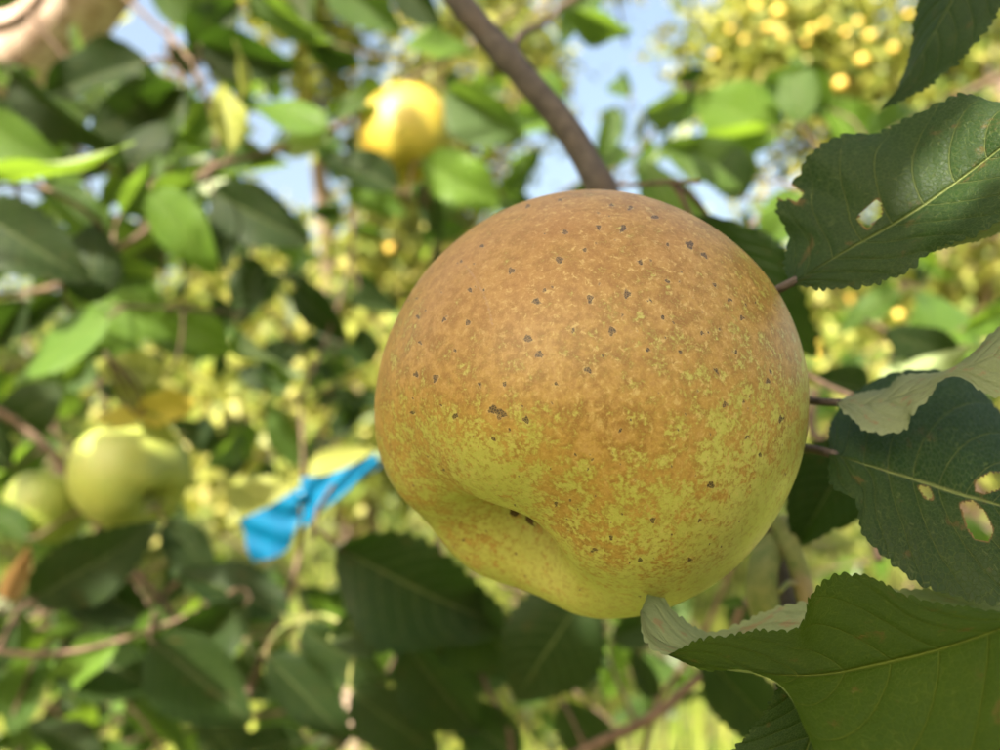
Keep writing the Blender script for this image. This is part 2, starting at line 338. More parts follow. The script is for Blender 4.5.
def big_apple():
    Rr = .0437; C = P(590, 397, .164)
    ax = Vector((-.55, 0, 0)); s = math.sin(R(27)); c = math.cos(R(27))
    down = (RT * (-.55 * c) + UP * (-.835 * c) - FW * s).normalized()
    zax = -down
    xax = (FW - zax * FW.dot(zax)).normalized(); yax = zax.cross(xax)
    V, F = apple_grid(560, 420, .015, 4, asym=.05, aphi=0.0)   # phi=0 is the far side
    rotm = np.array([list(xax), list(yax), list(zax)])
    W = (V * np.array([Rr * 1.005, Rr * 1.005, Rr * .965])) @ rotm
    root = empty('apple', C); WL[root.name] = Vector(C)
    tag(root, 'large russeted yellow green apple with dark specks hanging in front', 'apple')
    me = mesh('apple_skin', W + np.array(C), F)
    pw = W + np.array(C) - np.array(CAM); d = pw @ np.array(FW)
    px = 500 + FPX * (pw @ np.array(RT)) / d; py = 375 - FPX * (pw @ np.array(UP)) / d
    dirn = W / np.linalg.norm(W, axis=1)[:, None]; front = (dirn @ np.array(FW)) < .25
    sp = np.zeros(len(W)); rs = np.random.RandomState(5)
    pts = [(x, y, r, 1.) for x, y, r in SPECK]
    for k in range(150):
        a = rs.rand() * 6.283; q = rs.rand() ** .5
        pts.append((589 + 215 * q * math.cos(a), 400 + 205 * q * math.sin(a), .9 + rs.rand() * .9, .8))
    for x, y, r, st in pts:
        dx = px - x; dy = py - y; m = (np.abs(dx) < 14) & (np.abs(dy) < 14) & front
        an = rs.rand() * 3.14; el = 1 + rs.rand() * .8
        e1 = dx[m] * math.cos(an) + dy[m] * math.sin(an); e2 = (-dx[m] * math.sin(an) + dy[m] * math.cos(an)) * el
        th = np.arctan2(e2, e1); rr = np.hypot(e1, e2) / (r * 1.08 * (1 + .22 * np.sin(3 * th + an) + .15 * np.sin(5 * th + an * 7)))
        sp[m] = np.maximum(sp[m], st * np.clip(1.35 - rr, 0, 1))
    # thin scratch
    t = np.linspace(0, 1, 40); sx = 466 + t * 26 + 5 * np.sin(t * 3.1); sy = 266 + t * 58
    m = (px > 455) & (px < 505) & (py > 255) & (py < 335) & front
    dd = np.min(np.hypot(px[m][:, None] - sx[None], py[m][:, None] - sy[None]), axis=1)
    scr = np.zeros(len(W)); scr[m] = np.clip(1.25 - dd / 1.0, 0, 1) * .8
    # how far the russet has spread over the skin
    def blob(x, y, rx, ry, rot=0.):
        cx, sx_ = math.cos(rot), math.sin(rot); a = (px - x) * cx + (py - y) * sx_; b = -(px - x) * sx_ + (py - y) * cx
        return np.exp(-((a / rx) ** 2 + (b / ry) ** 2))
    ru = .98 + .0022 * np.clip(340 - py, 0, 150) - .0025 * np.clip(py - 330, 0, 400) - .0013 * np.clip(px - 660, 0, 200)
    ru += .30 * blob(600, 475, 95, 85, .3) + .18 * blob(500, 300, 120, 110) + .12 * blob(415, 440, 50, 70) - .38 * blob(510, 470, 70, 45, .5) - .45 * blob(530, 560, 60, 26, .6)
    ru -= .26 * blob(700, 585, 120, 60, -.5) + .25 * blob(755, 520, 60, 70) + .12 * blob(440, 450, 40, 30)
    ru += .12 * blob(470, 570, 60, 40)
    wm = blob(545, 255, 130, 75, -.1) + .25 * blob(450, 330, 60, 80) + .25 * blob(640, 230, 80, 40)
    for nm, arr in (('speck', sp), ('scratch', scr), ('russet', np.clip(ru, -1, 2)), ('blush', np.clip(wm, 0, 1)), ('pale', np.clip(.35 + .9 * blob(700, 300, 130, 140) + .5 * blob(590, 330, 90, 90) + .4 * blob(590, 200, 150, 30), 0, 1))):
        at = me.attributes.new(nm, 'FLOAT', 'POINT'); at.data.foreach_set('value', arr.astype(np.float32))
    s = N('russet_apple_skin'); o = s.n('TexCoord').outputs['Object']
    A = lambda n_: s.n('Attribute', attribute_name=n_).outputs['Fac']
    fine = s.noise(o, 1500., 3., .6); med = s.noise(o, 330., 4., .62, .3); big = s.noise(o, 70., 4., .6, .4); grain = s.noise(o, 3400., 2., .6)
    f = s.math('ADD', A('russet'), s.math('ADD', s.math('MULTIPLY', s.math('SUBTRACT', big, .5), 1.5),
        s.math('ADD', s.math('MULTIPLY', s.math('SUBTRACT', med, .5), 2.5), s.math('MULTIPLY', s.math('SUBTRACT', fine, .5), 1.9))))
    rus = s.smooth(f, .30, .92)
    green = s.mix(s.smooth(big, .3, .7), (.33, .335, .075), (.40, .39, .11))
    brown = s.mix(s.smooth(med, .38, .62), (.205, .108, .018), (.34, .208, .050))
    brown = s.mix(s.math('MULTIPLY', s.smooth(f, .95, 1.6), .6), brown, (.385, .235, .095))
    brown = s.mix(s.math('MULTIPLY', A('blush'), s.smooth(big, .3, .7, .35, .8)), brown, (.27, .128, .030))
    c = s.mix(rus, green, brown)
    m2 = s.noise(o, 900., 5., .68, .5)
    c = s.mix(s.math('MULTIPLY', s.smooth(m2, .53, .68), s.math('MULTIPLY', A('pale'), .75)), c, (.50, .37, .16))
    c = s.mix(s.math('MULTIPLY', s.smooth(m2, .52, .36), .5), c, (.22, .105, .022))
    c = s.mix(s.math('MULTIPLY', s.smooth(grain, .52, .72), .20), c, (.58, .42, .19))
    c = s.mix(s.math('MULTIPLY', s.smooth(fine, .58, .75), s.math('MULTIPLY', rus, .30)), c, (.24, .115, .028))
    # small darker russet flecks on the yellow flesh
    v2 = s.n('TexVoronoi', {'Vector': o, 'Scale': 620.}).outputs['Distance']
    fl = s.math('MULTIPLY', s.smooth(v2, .12, .26, 1., 0.), s.math('MULTIPLY', s.smooth(med, .42, .6), .6))
    c = s.mix(fl, c, (.27, .14, .03))
    sp_ = A('speck'); crack = s.n('TexVoronoi', {'Vector': o, 'Scale': 2300.}, feature='DISTANCE_TO_EDGE').outputs['Distance']
    k = s.math('ADD', sp_, s.math('MULTIPLY', s.math('SUBTRACT', fine, .5), .9))
    ring = s.smooth(k, .26, .56)
    c = s.mix(s.math('MULTIPLY', s.smooth(sp_, .05, .4), .35), c, (.50, .34, .17))
    dark = s.math('MULTIPLY', ring, s.smooth(crack, .02, .10, .45, 1.))
    c = s.mix(s.math('MULTIPLY', dark, .95), c, (.040, .024, .013))
    c = s.mix(A('scratch'), c, (.30, .19, .12)); c = s.mix(1., c, (.78, .795, .71), 'MULTIPLY')
    hh = s.math('ADD', s.math('MULTIPLY', fine, .35), s.math('ADD', s.math('MULTIPLY', rus, .25), s.math('MULTIPLY', ring, -.8)))
    bm = s.n('Bump', {'Strength': .28, 'Distance': .00022, 'Height': hh})
    rg = s.math('ADD', .34, s.math('MULTIPLY', rus, .13))
    pr = s.n('BsdfPrincipled', {'Base Color': c, 'Roughness': rg, 'Normal': bm, 'Specular IOR Level': .4,
        'Subsurface Weight': .12, 'Subsurface Scale': .004, 'Subsurface Radius': (1., .7, .25)})
    link('skin', me, s.done(pr.outputs[0]), root)
    # calyx: five withered sepals in the basin
    cb = MB(); rs2 = np.random.RandomState(9)
    for k in range(5):
        an = k * 1.2566 + .55 + rs2.uniform(-.15, .15); d1 = xax * math.cos(an) + yax * math.sin(an); d2 = zax.cross(d1); b0 = Vector(C) + zax * (-.60 * Rr); VV = []
        L = rs2.uniform(.0036, .0052)
        for t in np.linspace(0, 1, 7):
            c0 = b0 + d1 * (.0022 + .0030 * t * t) - zax * (L * math.sin(t * 1.9)); w = .0019 * (1 - t) ** .7 + .0002
            for q in (-1, 0, 1): VV.append(c0 + d2 * w * q + d1 * .0006 * (1 - abs(q)) + d2 * .0006 * math.sin(t * 5 + k))
        FF = [(r_*3+q, r_*3+q+1, r_*3+q+4, r_*3+q+3) for r_ in range(6) for q in range(2)]
        cb.add(VV, FF)
    cb.tube([Vector(C) - zax * .58 * Rr, Vector(C) - zax * .66 * Rr], .0022, .0016, 5, 8, .1)
    link('calyx', cb.mesh('calyx'), M['dry'], root)
    sb = MB(); s0 = Vector(C) + zax * (.42 * Rr); s1 = Vector(C) + zax * (.98 * Rr) + RT * .001
    sb.tube([s0, s0.lerp(s1, .5) + FW * .001, s1, BR(.44)], .0014, .0022, 14, 8, .03)
    link('stem', sb.mesh('stem'), M['twig'], root)
    return Vector(C), Rr
s = N('withered_calyx'); M['dry'] = s.done(s.n('BsdfPrincipled', {'Base Color': (.055, .036, .018, 1), 'Roughness': .95, 'Specular IOR Level': .1}).outputs[0])

# main fruiting branch: passes behind the big apple
BRP = [P(380, -120, .285), P(455, -5, .272), P(520, 72, .262), P(568, 130, .255), P(604, 192, .248), (P(655, 278, .240)), P(715, 400, .232), P(762, 520, .228), P(783, 610, .226), P(800, 760, .22), P(815, 900, .215)]
BRQ = catmull(BRP, 120)
def BR(t): return Vector(BRQ[int(t * 119)])
BIGC, BIGR = big_apple()

def simple_apple_material(name, a, b, c):
    s = N(name); o = s.n('TexCoord').outputs['Object']; oi = s.n('ObjectInfo').outputs['Random']
    n1 = s.noise(o, 30., 4., .6); n2 = s.noise(o, 260., 4., .65)
    cc = s.mix(s.smooth(s.math('ADD', n1, s.math('MULTIPLY', s.math('SUBTRACT', oi, .5), .3)), .35, .65), a, b)
    cc = s.mix(s.math('MULTIPLY', s.smooth(n2, .55, .68), .4), cc, c)
    v = s.n('TexVoronoi', {'Vector': o, 'Scale': 160.}).outputs['Distance']
    cc = s.mix(s.math('MULTIPLY', s.smooth(v, .06, .12, 1., 0.), .7), cc, (.06, .04, .02))
    pr = s.n('BsdfPrincipled', {'Base Color': cc, 'Roughness': .5, 'Subsurface Weight': .1, 'Subsurface Scale': .004})
    return s.done(pr.outputs[0])
M['apple_green'] = simple_apple_material('apple_green_skin', (.20, .25, .038), (.25, .28, .055), (.26, .23, .06))
M['apple_gold'] = simple_apple_material('apple_golden_skin', (.36, .22, .022), (.30, .25, .028), (.30, .14, .03))
M['apple_far'] = simple_apple_material('apple_yellow_skin', (.62, .46, .08), (.60, .40, .07), (.48, .30, .07))
def mid_apple(x, y, d, rpx, mat, label, cal, stem_to):
    r = rpx / FPX * d; C = P(x, y, d)
    root = empty('apple', C); WL[root.name] = Vector(C); tag(root, label, 'apple')
    V, F = apple_grid(72, 60, .025, int(x), .04, 1.)
    rot = np.array((-Vector(cal)).to_track_quat('Z', 'Y').to_matrix())
    link('skin', mesh('skin', (V * r) @ rot.T + np.array(C), F), mat, root)
    z = Vector(rot @ np.array([0, 0, 1.])); sb = MB()
    sb.tube([C + z * .42 * r, C + z * r, Vector(stem_to)], .0013, .002, 10, 6); link('stem', sb.mesh('stem'), M['twig'], root)
    cb = MB()
    for k in range(5):
        an = k * 1.2566; dd = Vector(rot @ np.array([math.cos(an), math.sin(an), 0])); b0 = C - z * .55 * r
        cb.tube([b0 + dd * .0015, b0 + dd * .002 - z * .003, b0 + dd * .003 - z * .005], .0013, .0005, 5, 5)
    link('calyx', cb.mesh('calyx'), M['dry'], root)

# ------------------------------------------------------------------ near tree
tree = empty('apple_tree', (-1.05, .75, 0)); WL[tree.name] = Vector((-1.05, .75, 0))
tag(tree, 'nearest apple tree whose leafy twigs frame the big apple', 'tree')
tb = MB(); tb.tube([(-1.05, .75, -.05), (-1.02, .78, .5), (-1.08, .8, 1.0), (-1.0, .82, 1.5)], .085, .062, 24, 14, .02)
link('trunk', tb.mesh('trunk'), M['limb'], tree)
lb = MB()
lb.tube([(-1.0, .82, 1.42), P(-260, 300, .86), P(-80, 145, .82), P(20, 55, .80), P(75, 5, .80), P(130, -60, .78), P(260, -190, .7), P(330, -330, .55)], .050, .034, 46, 14, .035, .05)
link('limb', lb.mesh('limb'), M['limb'], tree)
lb = MB()   # the thinner limb crossing in front of it
lb.tube([P(-90, 20, .72), P(0, 28, .73), P(30, 10, .74), P(55, -30, .75), P(90, -120, .78)], .006, .005, 24, 8, .04); 
lb.tube([P(-60, 130, .70), P(20, 118, .7)], .003, .002, 8, 6)
link('limb', lb.mesh('limb'), M['twig'], tree)

# twigs: (control points, r0, r1, material)
TW = {}
def twig(key, pts, r0, r1, mat='twig', n=40): TW[key] = dict(q=catmull(pts, n * 2), r=(r0, r1), mat=mat, mb=MB(), leaves=[])
twig('main', BRP, .0043, .0050, 'bark', 60)
twig('a', [P(-40, 300, .56), P(60, 285, .52), P(110, 255, .5), P(150, 228, .5), P(205, 172, .5), P(270, 152, .52), P(330, 130, .57), P(400, 85, .64), P(470, 45, .68), P(560, -30, .75)], .0035, .0022)
twig('b', [P(-30, 395, .52), P(20, 425, .52), P(58, 460, .52), P(80, 500, .52), P(110, 545, .5), P(165, 605, .48), P(230, 690, .46)], .0042, .002)
twig('c', [P(228, 790, .45), P(236, 730, .46), P(265, 650, .47), P(290, 590, .48), P(301, 540, .49), P(303, 470, .5), P(300, 400, .52)], .0042, .0015)
twig('d', [P(262, 655, .47), P(300, 625, .45), P(325, 616, .43), P(350, 628, .42), P(400, 640, .41)], .003, .0012, 'shoot')
twig('e', [P(510, 800, .42), P(509, 730, .42), P(488, 690, .42), P(470, 640, .42), P(452, 590, .43), P(440, 540, .45)], .0028, .0013)
twig('f', [P(520, 790, .40), P(590, 748, .39), P(650, 718, .38), P(685, 690, .38), P(720, 655, .38), P(745, 600, .37)], .0048, .0025)
twig('g', [P(1080, 40, .52), P(960, 95, .52), P(860, 150, .52), P(790, 190, .5), P(735, 240, .48), P(690, 275, .46)], .0035, .0016)
twig('h', [P(815, 390, .40), P(812, 430, .38), P(828, 445, .36), P(850, 470, .34), P(880, 560, .3)], .0032, .0024, 'twig')
twig('i', [P(655, -40, .52), P(572, 0, .5), P(545, 22, .45), P(522, 34, .36), P(512, 48, .275)][::-1], .0026, .0030)
twig('j', [P(-40, 130, .46), P(40, 185, .44), P(90, 215, .43), P(115, 250, .46)], .0028, .0018)
twig('k', [P(60, -60, .62), P(150, 20, .6), P(190, 60, .58), P(215, 130, .55), P(212, 175, .5)], .003, .0018)
twig('l', [P(300, 400, .52), P(330, 330, .6), P(350, 260, .64), P(360, 190, .66), P(420, 90, .66)], .0018, .0025)
twig('m', [P(-60, 640, .42), P(40, 655, .42), P(120, 640, .42), P(200, 610, .43), P(250, 580, .45)], .0028, .0015)
twig('n', [P(950, 395, .42), P(890, 372, .42), P(872, 392, .42), P(850, 440, .42), P(845, 520, .4)], .0022, .0022, 'shoot')
twig('o', [P(1060, 330, .46), P(960, 345, .44), P(900, 352, .43)], .0022, .0015, 'shoot')
twig('p', [P(640, 760, .5), P(660, 700, .48), P(700, 640, .46), P(735, 560, .44)], .003, .002)

# ---- generic leaf meshes
def leaf_mesh(seed, wid=.58, fold=.25, bend=.25, wave=.03, nu=26, nv=7, twist=0.):
    rs = np.random.RandomState(seed); u = np.linspace(0, 1, nu); tt = np.linspace(-1, 1, 2 * nv + 1)
    w = wid * .5 * (np.sin(np.pi * u ** .80) ** .78) * (1 - .12 * u); w[0] = .004; w[-1] = .001
    V = []; UV = []; ph = rs.rand(4) * 6.28
    for i in range(nu):
        ser = 1 + (.07 if i % 2 else -.04) * (0 < i < nu - 1)
        for t in tt:
            e = ser if abs(t) > .99 else 1
            x = w[i] * t * e * (1 - .25 * fold * abs(t)); a = abs(t)
            z = w[i] * fold * a * 1.2 - bend * u[i] ** 2 * .6 + bend * .12 * u[i] + wave * a * a * math.sin(u[i] * 11 + ph[0] + (1.7 if t > 0 else 0)) + twist * x * u[i]
            z -= .10 * w[i] * a ** 3 * (1 + math.sin(ph[1]))
            V.append((x, u[i] + .02 * a * a, z)); UV.append((u[i], t * .5 + .5))
    m = 2 * nv + 1
    F = [(i*m+k, i*m+k+1, (i+1)*m+k+1, (i+1)*m+k) for i in range(nu-1) for k in range(2*nv)]
    me = mesh('leaf', V, F, True, UV); return me
VAR = {}
def leaf_var(k, mat):
    if (k, mat) not in VAR:
        if ('g', k) not in VAR:
            r = random.Random(k)
            VAR[('g', k)] = leaf_mesh(k, r.uniform(.48, .74), r.uniform(.05, .8), r.uniform(-.2, .8), r.uniform(.015, .075), twist=r.uniform(-1., 1.))
        me = VAR[('g', k)].copy(); me.materials.append(M[mat]); VAR[(k, mat)] = me
    return VAR[(k, mat)]
LEAFN = [0]
def add_leaf(B, T, roll, mat='leaf', k=None, key=None, width=1.):
    """B base, T tip (world), roll about the midrib: 0 turns the upper side to the camera"""
    B, T = Vector(B), Vector(T); ax = T - B; L = ax.length; ax.normalize()
    mid = (B + T) / 2; n = (CAM - mid); n = (n - ax * n.dot(ax)).normalized()
    if roll is None:      # a leaf that has turned its face towards the sun
        sn = SUN - ax * SUN.dot(ax); n = (n + sn * 1.1).normalized()
    else: n = Matrix.Rotation(roll, 3, ax) @ n
    x = ax.cross(n)
    if k is None: k = rng.randrange(22)
    if key is None:
        bd = 9e9
        for kk, t in TW.items():
            if kk == 'main': continue
            dd = np.linalg.norm(t['q'] - np.array(B), axis=1); i = int(dd.argmin())
            if dd[i] < bd: bd, key, bi = dd[i], kk, i
    else:
        dd = np.linalg.norm(TW[key]['q'] - np.array(B), axis=1); bi = int(dd.argmin())
    t = TW[key]; A = Vector(t['q'][bi])
    if (A - B).length > .05:
        key = 'spur%d' % len(TW); A = B - ax * .012 - n * .006; w_ = (rnd_unit() * .5 + FW * 1.2 - ax * .3).normalized()
        twig(key, [A - w_ * .02, A, A + w_ * .05, A + w_ * .09 + rnd_unit() * .01], .0010, .0016, 'twig', 8); t = TW[key]
    if (A - B).length > .003:
        m_ = A.lerp(B, .6) + Vector((0, 0, .12 * (A - B).length)) - ax * .1 * (A - B).length
        t['mb'].tube([A, m_, B, B + ax * L * .06], .0011, .0008, 8, 5)
    mtx = Matrix((( x.x*L*width, ax.x*L, n.x*L, B.x), (x.y*L*width, ax.y*L, n.y*L, B.y), (x.z*L*width, ax.z*L, n.z*L, B.z), (0, 0, 0, 1)))
    t['leaves'].append((leaf_var(k, mat), mtx))
    return key, len(t['leaves']) - 1
def flatness(k):
    r = random.Random(k); r.random(); f, b = r.uniform(.05, .8), r.uniform(-.2, .8); return f + abs(b)
FLAT = sorted(range(22), key=flatness)[:6]
def ml(bx, by, tx, ty, d, roll=0, mat='leaf', dd=0., k=None, width=1., key=None):
    add_leaf(P(bx, by, d), P(tx, ty, d + dd), None if roll is None else R(roll), mat, k, key, width)

LIT = []   # spots meant to be sunlit, kept clear when the overhead leaves are placed: (point, radius)
def lit(x, y, d, r=.02): LIT.append((P(x, y, d), r))
exec_leaves = [
 # upper left
 (-20,172, 128,158, .42, 50,'leaf_light',-.02,4,.7), (-30,110, 66,180, .43, 20,'leaf_light',0,FLAT[3],.8),
 (-30,205, 78,278, .40, 10,'leaf_dark',0), (88,305, 96,222, .43, 5,'leaf_dark',0), (45,180, 105,245, .47, -20,'leaf',0),
 (10,75, 100,150, .50, 30,'leaf_dark',0), (150,60, 40,92, .52, 40,'leaf_dark',0), (180,80, 95,140, .50, -30,'leaf_dark',0),
 (110,50, 172,95, .55, 20,'leaf',0), (185,85, 110,190, .50, 15,'leaf_dark',.02), (130,170, 165,120, .48, -10,'leaf_dark',0), (120,215, 165,160, .47, 20,'leaf',0),
 (-20,10, 40,-60, .6, 0,'leaf',0), (200,45, 292,68, .55, 5,'leaf_dark',0), (195,60, 235,-5, .57, -15,'leaf_dark',0), (150,-20, 205,30, .62, 20,'leaf',0),
 (230,155, 222,78, .50, 10,'leaf_pale',0,5,.8), (240,100, 246,40, .52, 60,'leaf_pale',0,7,.7),
 (330,128, 250,100, .52, -35,'leaf_light',0), (278,150, 335,130, .53, 150,'leaf',0), (395,96, 322,112, .60, 30,'leaf',-.01),
 (400,190, 322,150, .58, 15,'leaf_dark',0), (210,190, 303,243, .50, 10,'leaf_dark',0), (205,175, 290,170, .52, -40,'leaf',0),
 (150,188, 215,270, .46, 20,'leaf_light',0), (200,180, 150,205, .47, 10,'leaf',0), (255,255, 240,325, .56, 0,'leaf_dark',0), (295,285, 345,340, .6, 5,'leaf_dark',0),
 (345,190, 405,212, .62, -30,'leaf_light',0), (405,45, 475,52, .62, -60,'leaf_light',0), (445,88, 525,135, .6, 20,'leaf',0), (420,160, 500,205, .58, -20,'leaf_light',0),
 (445,130, 395,165, .64, 20,'leaf',0), (250,-10, 320,45, .6, 30,'leaf',0), (330,-20, 400,30, .66, 0,'leaf',0), (400,-20, 440,30, .64, 10,'leaf_dark',0),
 (425,180, 440,240, .6, 10,'leaf_dark',0), (500,190, 545,150, .62, 30,'leaf',0), (470,215, 420,240, .66, 0,'leaf',0),
 # left middle
 (114,314, 2,380, .41, None,'leaf_light',0,FLAT[0],1.05), (0,330, 60,300, .46, 10,'leaf_dark',0), (30,300, -20,350,.44,15,'leaf_dark',0),
 (90,300, 175,330, .50, -50,'leaf_light',0), (165,312, 232,352, .48, -30,'leaf_light',0), (232,320, 290,385, .5, 70,'leaf_light',0), (235,325, 190,360, .52, 20,'leaf',0),
 (168,376, 96,362, .46, 5,'leaf_pale',0), (118,368, 168,416, .46, 5,'leaf_pale',0), (145,416, 92,416, .45, -35,'leaf_yellow',0), (136,416, 196,402, .45, -30,'leaf_yellow',0),
 (142,412, 176,446, .45, 20,'leaf_pale',0), (100,385, 130,400, .52, 10,'leaf_dark',0), (60,390, 110,345, .52, 0,'leaf',0), (0,430, 60,395, .54, 20,'leaf_dark',0),
 (303,512, 224,490, .50, None,'leaf_pale',0,FLAT[1],1.3), (304,480, 378,446, .50, None,'leaf_pale',0,FLAT[2],1.),  # above the ribbon: paler material stands in for sunlight on both leaves
 (10,470, -30,420, .5, 0,'leaf_dark',0), (30,540, -20,500, .5, 10,'leaf',0), (5,600, 28,545, .5, 10,'leaf_brown',0),
 # lower
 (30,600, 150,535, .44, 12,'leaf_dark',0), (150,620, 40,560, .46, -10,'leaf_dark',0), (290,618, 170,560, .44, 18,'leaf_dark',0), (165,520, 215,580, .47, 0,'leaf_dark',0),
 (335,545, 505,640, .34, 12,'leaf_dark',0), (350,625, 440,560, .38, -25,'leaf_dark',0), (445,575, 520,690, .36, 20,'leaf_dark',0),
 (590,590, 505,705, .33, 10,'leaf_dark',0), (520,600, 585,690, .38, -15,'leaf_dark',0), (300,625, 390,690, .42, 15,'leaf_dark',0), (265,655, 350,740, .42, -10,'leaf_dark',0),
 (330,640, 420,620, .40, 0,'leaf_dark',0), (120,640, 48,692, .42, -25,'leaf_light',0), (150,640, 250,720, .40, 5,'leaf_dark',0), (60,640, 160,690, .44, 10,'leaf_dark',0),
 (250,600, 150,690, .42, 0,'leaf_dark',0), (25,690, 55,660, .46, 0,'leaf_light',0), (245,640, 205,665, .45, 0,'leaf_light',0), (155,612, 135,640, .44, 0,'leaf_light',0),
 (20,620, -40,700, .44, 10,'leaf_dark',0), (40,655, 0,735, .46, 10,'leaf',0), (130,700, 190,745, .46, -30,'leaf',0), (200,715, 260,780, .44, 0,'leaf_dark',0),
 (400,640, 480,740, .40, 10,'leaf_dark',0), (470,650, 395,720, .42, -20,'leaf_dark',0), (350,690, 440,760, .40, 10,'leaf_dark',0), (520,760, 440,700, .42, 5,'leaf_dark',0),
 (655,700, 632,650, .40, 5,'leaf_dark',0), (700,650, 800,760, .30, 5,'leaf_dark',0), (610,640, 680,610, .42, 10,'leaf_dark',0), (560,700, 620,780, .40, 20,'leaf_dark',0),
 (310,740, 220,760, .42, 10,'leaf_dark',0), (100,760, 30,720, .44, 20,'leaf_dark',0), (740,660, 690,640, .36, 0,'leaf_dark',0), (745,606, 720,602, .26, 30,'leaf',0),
 # right side behind
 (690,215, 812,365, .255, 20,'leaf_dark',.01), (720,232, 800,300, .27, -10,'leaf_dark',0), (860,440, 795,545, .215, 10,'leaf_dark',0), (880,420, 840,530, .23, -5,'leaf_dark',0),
 (960,352, 886,338, .36, -40,'leaf_dark',0), (905,352, 1000,318, .38, 20,'leaf_light',.02), (960,330, 1040,300, .4, 20,'leaf_light',0), (872,392, 812,378, .36, 30,'leaf_dark',0), (880,385, 960,360, .36, 160,'leaf_light',0),
 (800,125, 795,50, .52, 0,'leaf',0), (830,110, 760,80, .54, 20,'leaf',0), (780,140, 705,85, .55, 30,'leaf_light',0), (770,130, 690,150, .53, -20,'leaf_light',0), (760,180, 660,145, .52, 15,'leaf',0),
 (745,200, 690,135, .52, 20,'leaf_dark',0), (800,190, 760,250, .48, 20,'leaf_light',0), (860,150, 930,100, .54, 0,'leaf',0), (870,160, 820,90, .56, 20,'leaf_light',0),
 (960,95, 1010,150, .5, 0,'leaf',0), (700,270, 640,150, .5, 10,'leaf',0), (720,245, 780,300, .46, 10,'leaf_light',0), (830,165, 850,230, .56, 20,'leaf',0),
 (570,5, 632,38, .55, 30,'leaf',.02), (600,-15, 560,40, .6, 20,'leaf',0), (640,170, 690,120, .6, 60,'leaf',0), (880,210, 960,240, .6, 0,'leaf_light',0), (900,290, 840,330, .55, 20,'leaf',0),
]
for i, e in enumerate(exec_leaves):
    e = list(e)
    if e[6] in ('leaf_light', 'leaf_yellow') and e[5] is not None and abs(e[5]) < 61 and len(e) < 9 and e[0] < 520:
        e[5] = None; e += [FLAT[i % 6]]
    ml(*e)
for x, y, d, r in [(60,350,.40,.02),(40,375,.4,.02),(90,340,.4,.02),(150,395,.46,.016),(120,368,.46,.014),(172,408,.45,.012),(115,415,.45,.012),(265,490,.49,.016),(345,455,.49,.018),
  (30,150,.43,.02),(100,165,.42,.015),(205,235,.46,.018),(290,115,.52,.015),(378,112,.58,.010),(395,85,.6,.010),(437,130,.58,.010),(376,130,.58,.006),(85,680,.42,.018),(40,670,.46,.01),
  (225,655,.45,.012),(147,628,.44,.008),(200,330,.48,.014),(262,350,.5,.012),(232,110,.5,.012),(245,60,.52,.01),
  (20,90,.76,.035),(60,20,.76,.035),(0,60,.74,.02),(40,60,.77,.03),(375,195,.62,.014),(440,48,.62,.014),(460,190,.58,.014),(730,120,.55,.02),(720,150,.53,.02),(780,220,.48,.016),(960,322,.4,.02),(1000,140,.13,.004),
  (270,530,.478,.012),(318,492,.48,.01),(625,30,.56,.012),(555,20,.47,.01),(600,0,.5,.01),(795,80,.52,.02)]:
    lit(x, y, d, r)

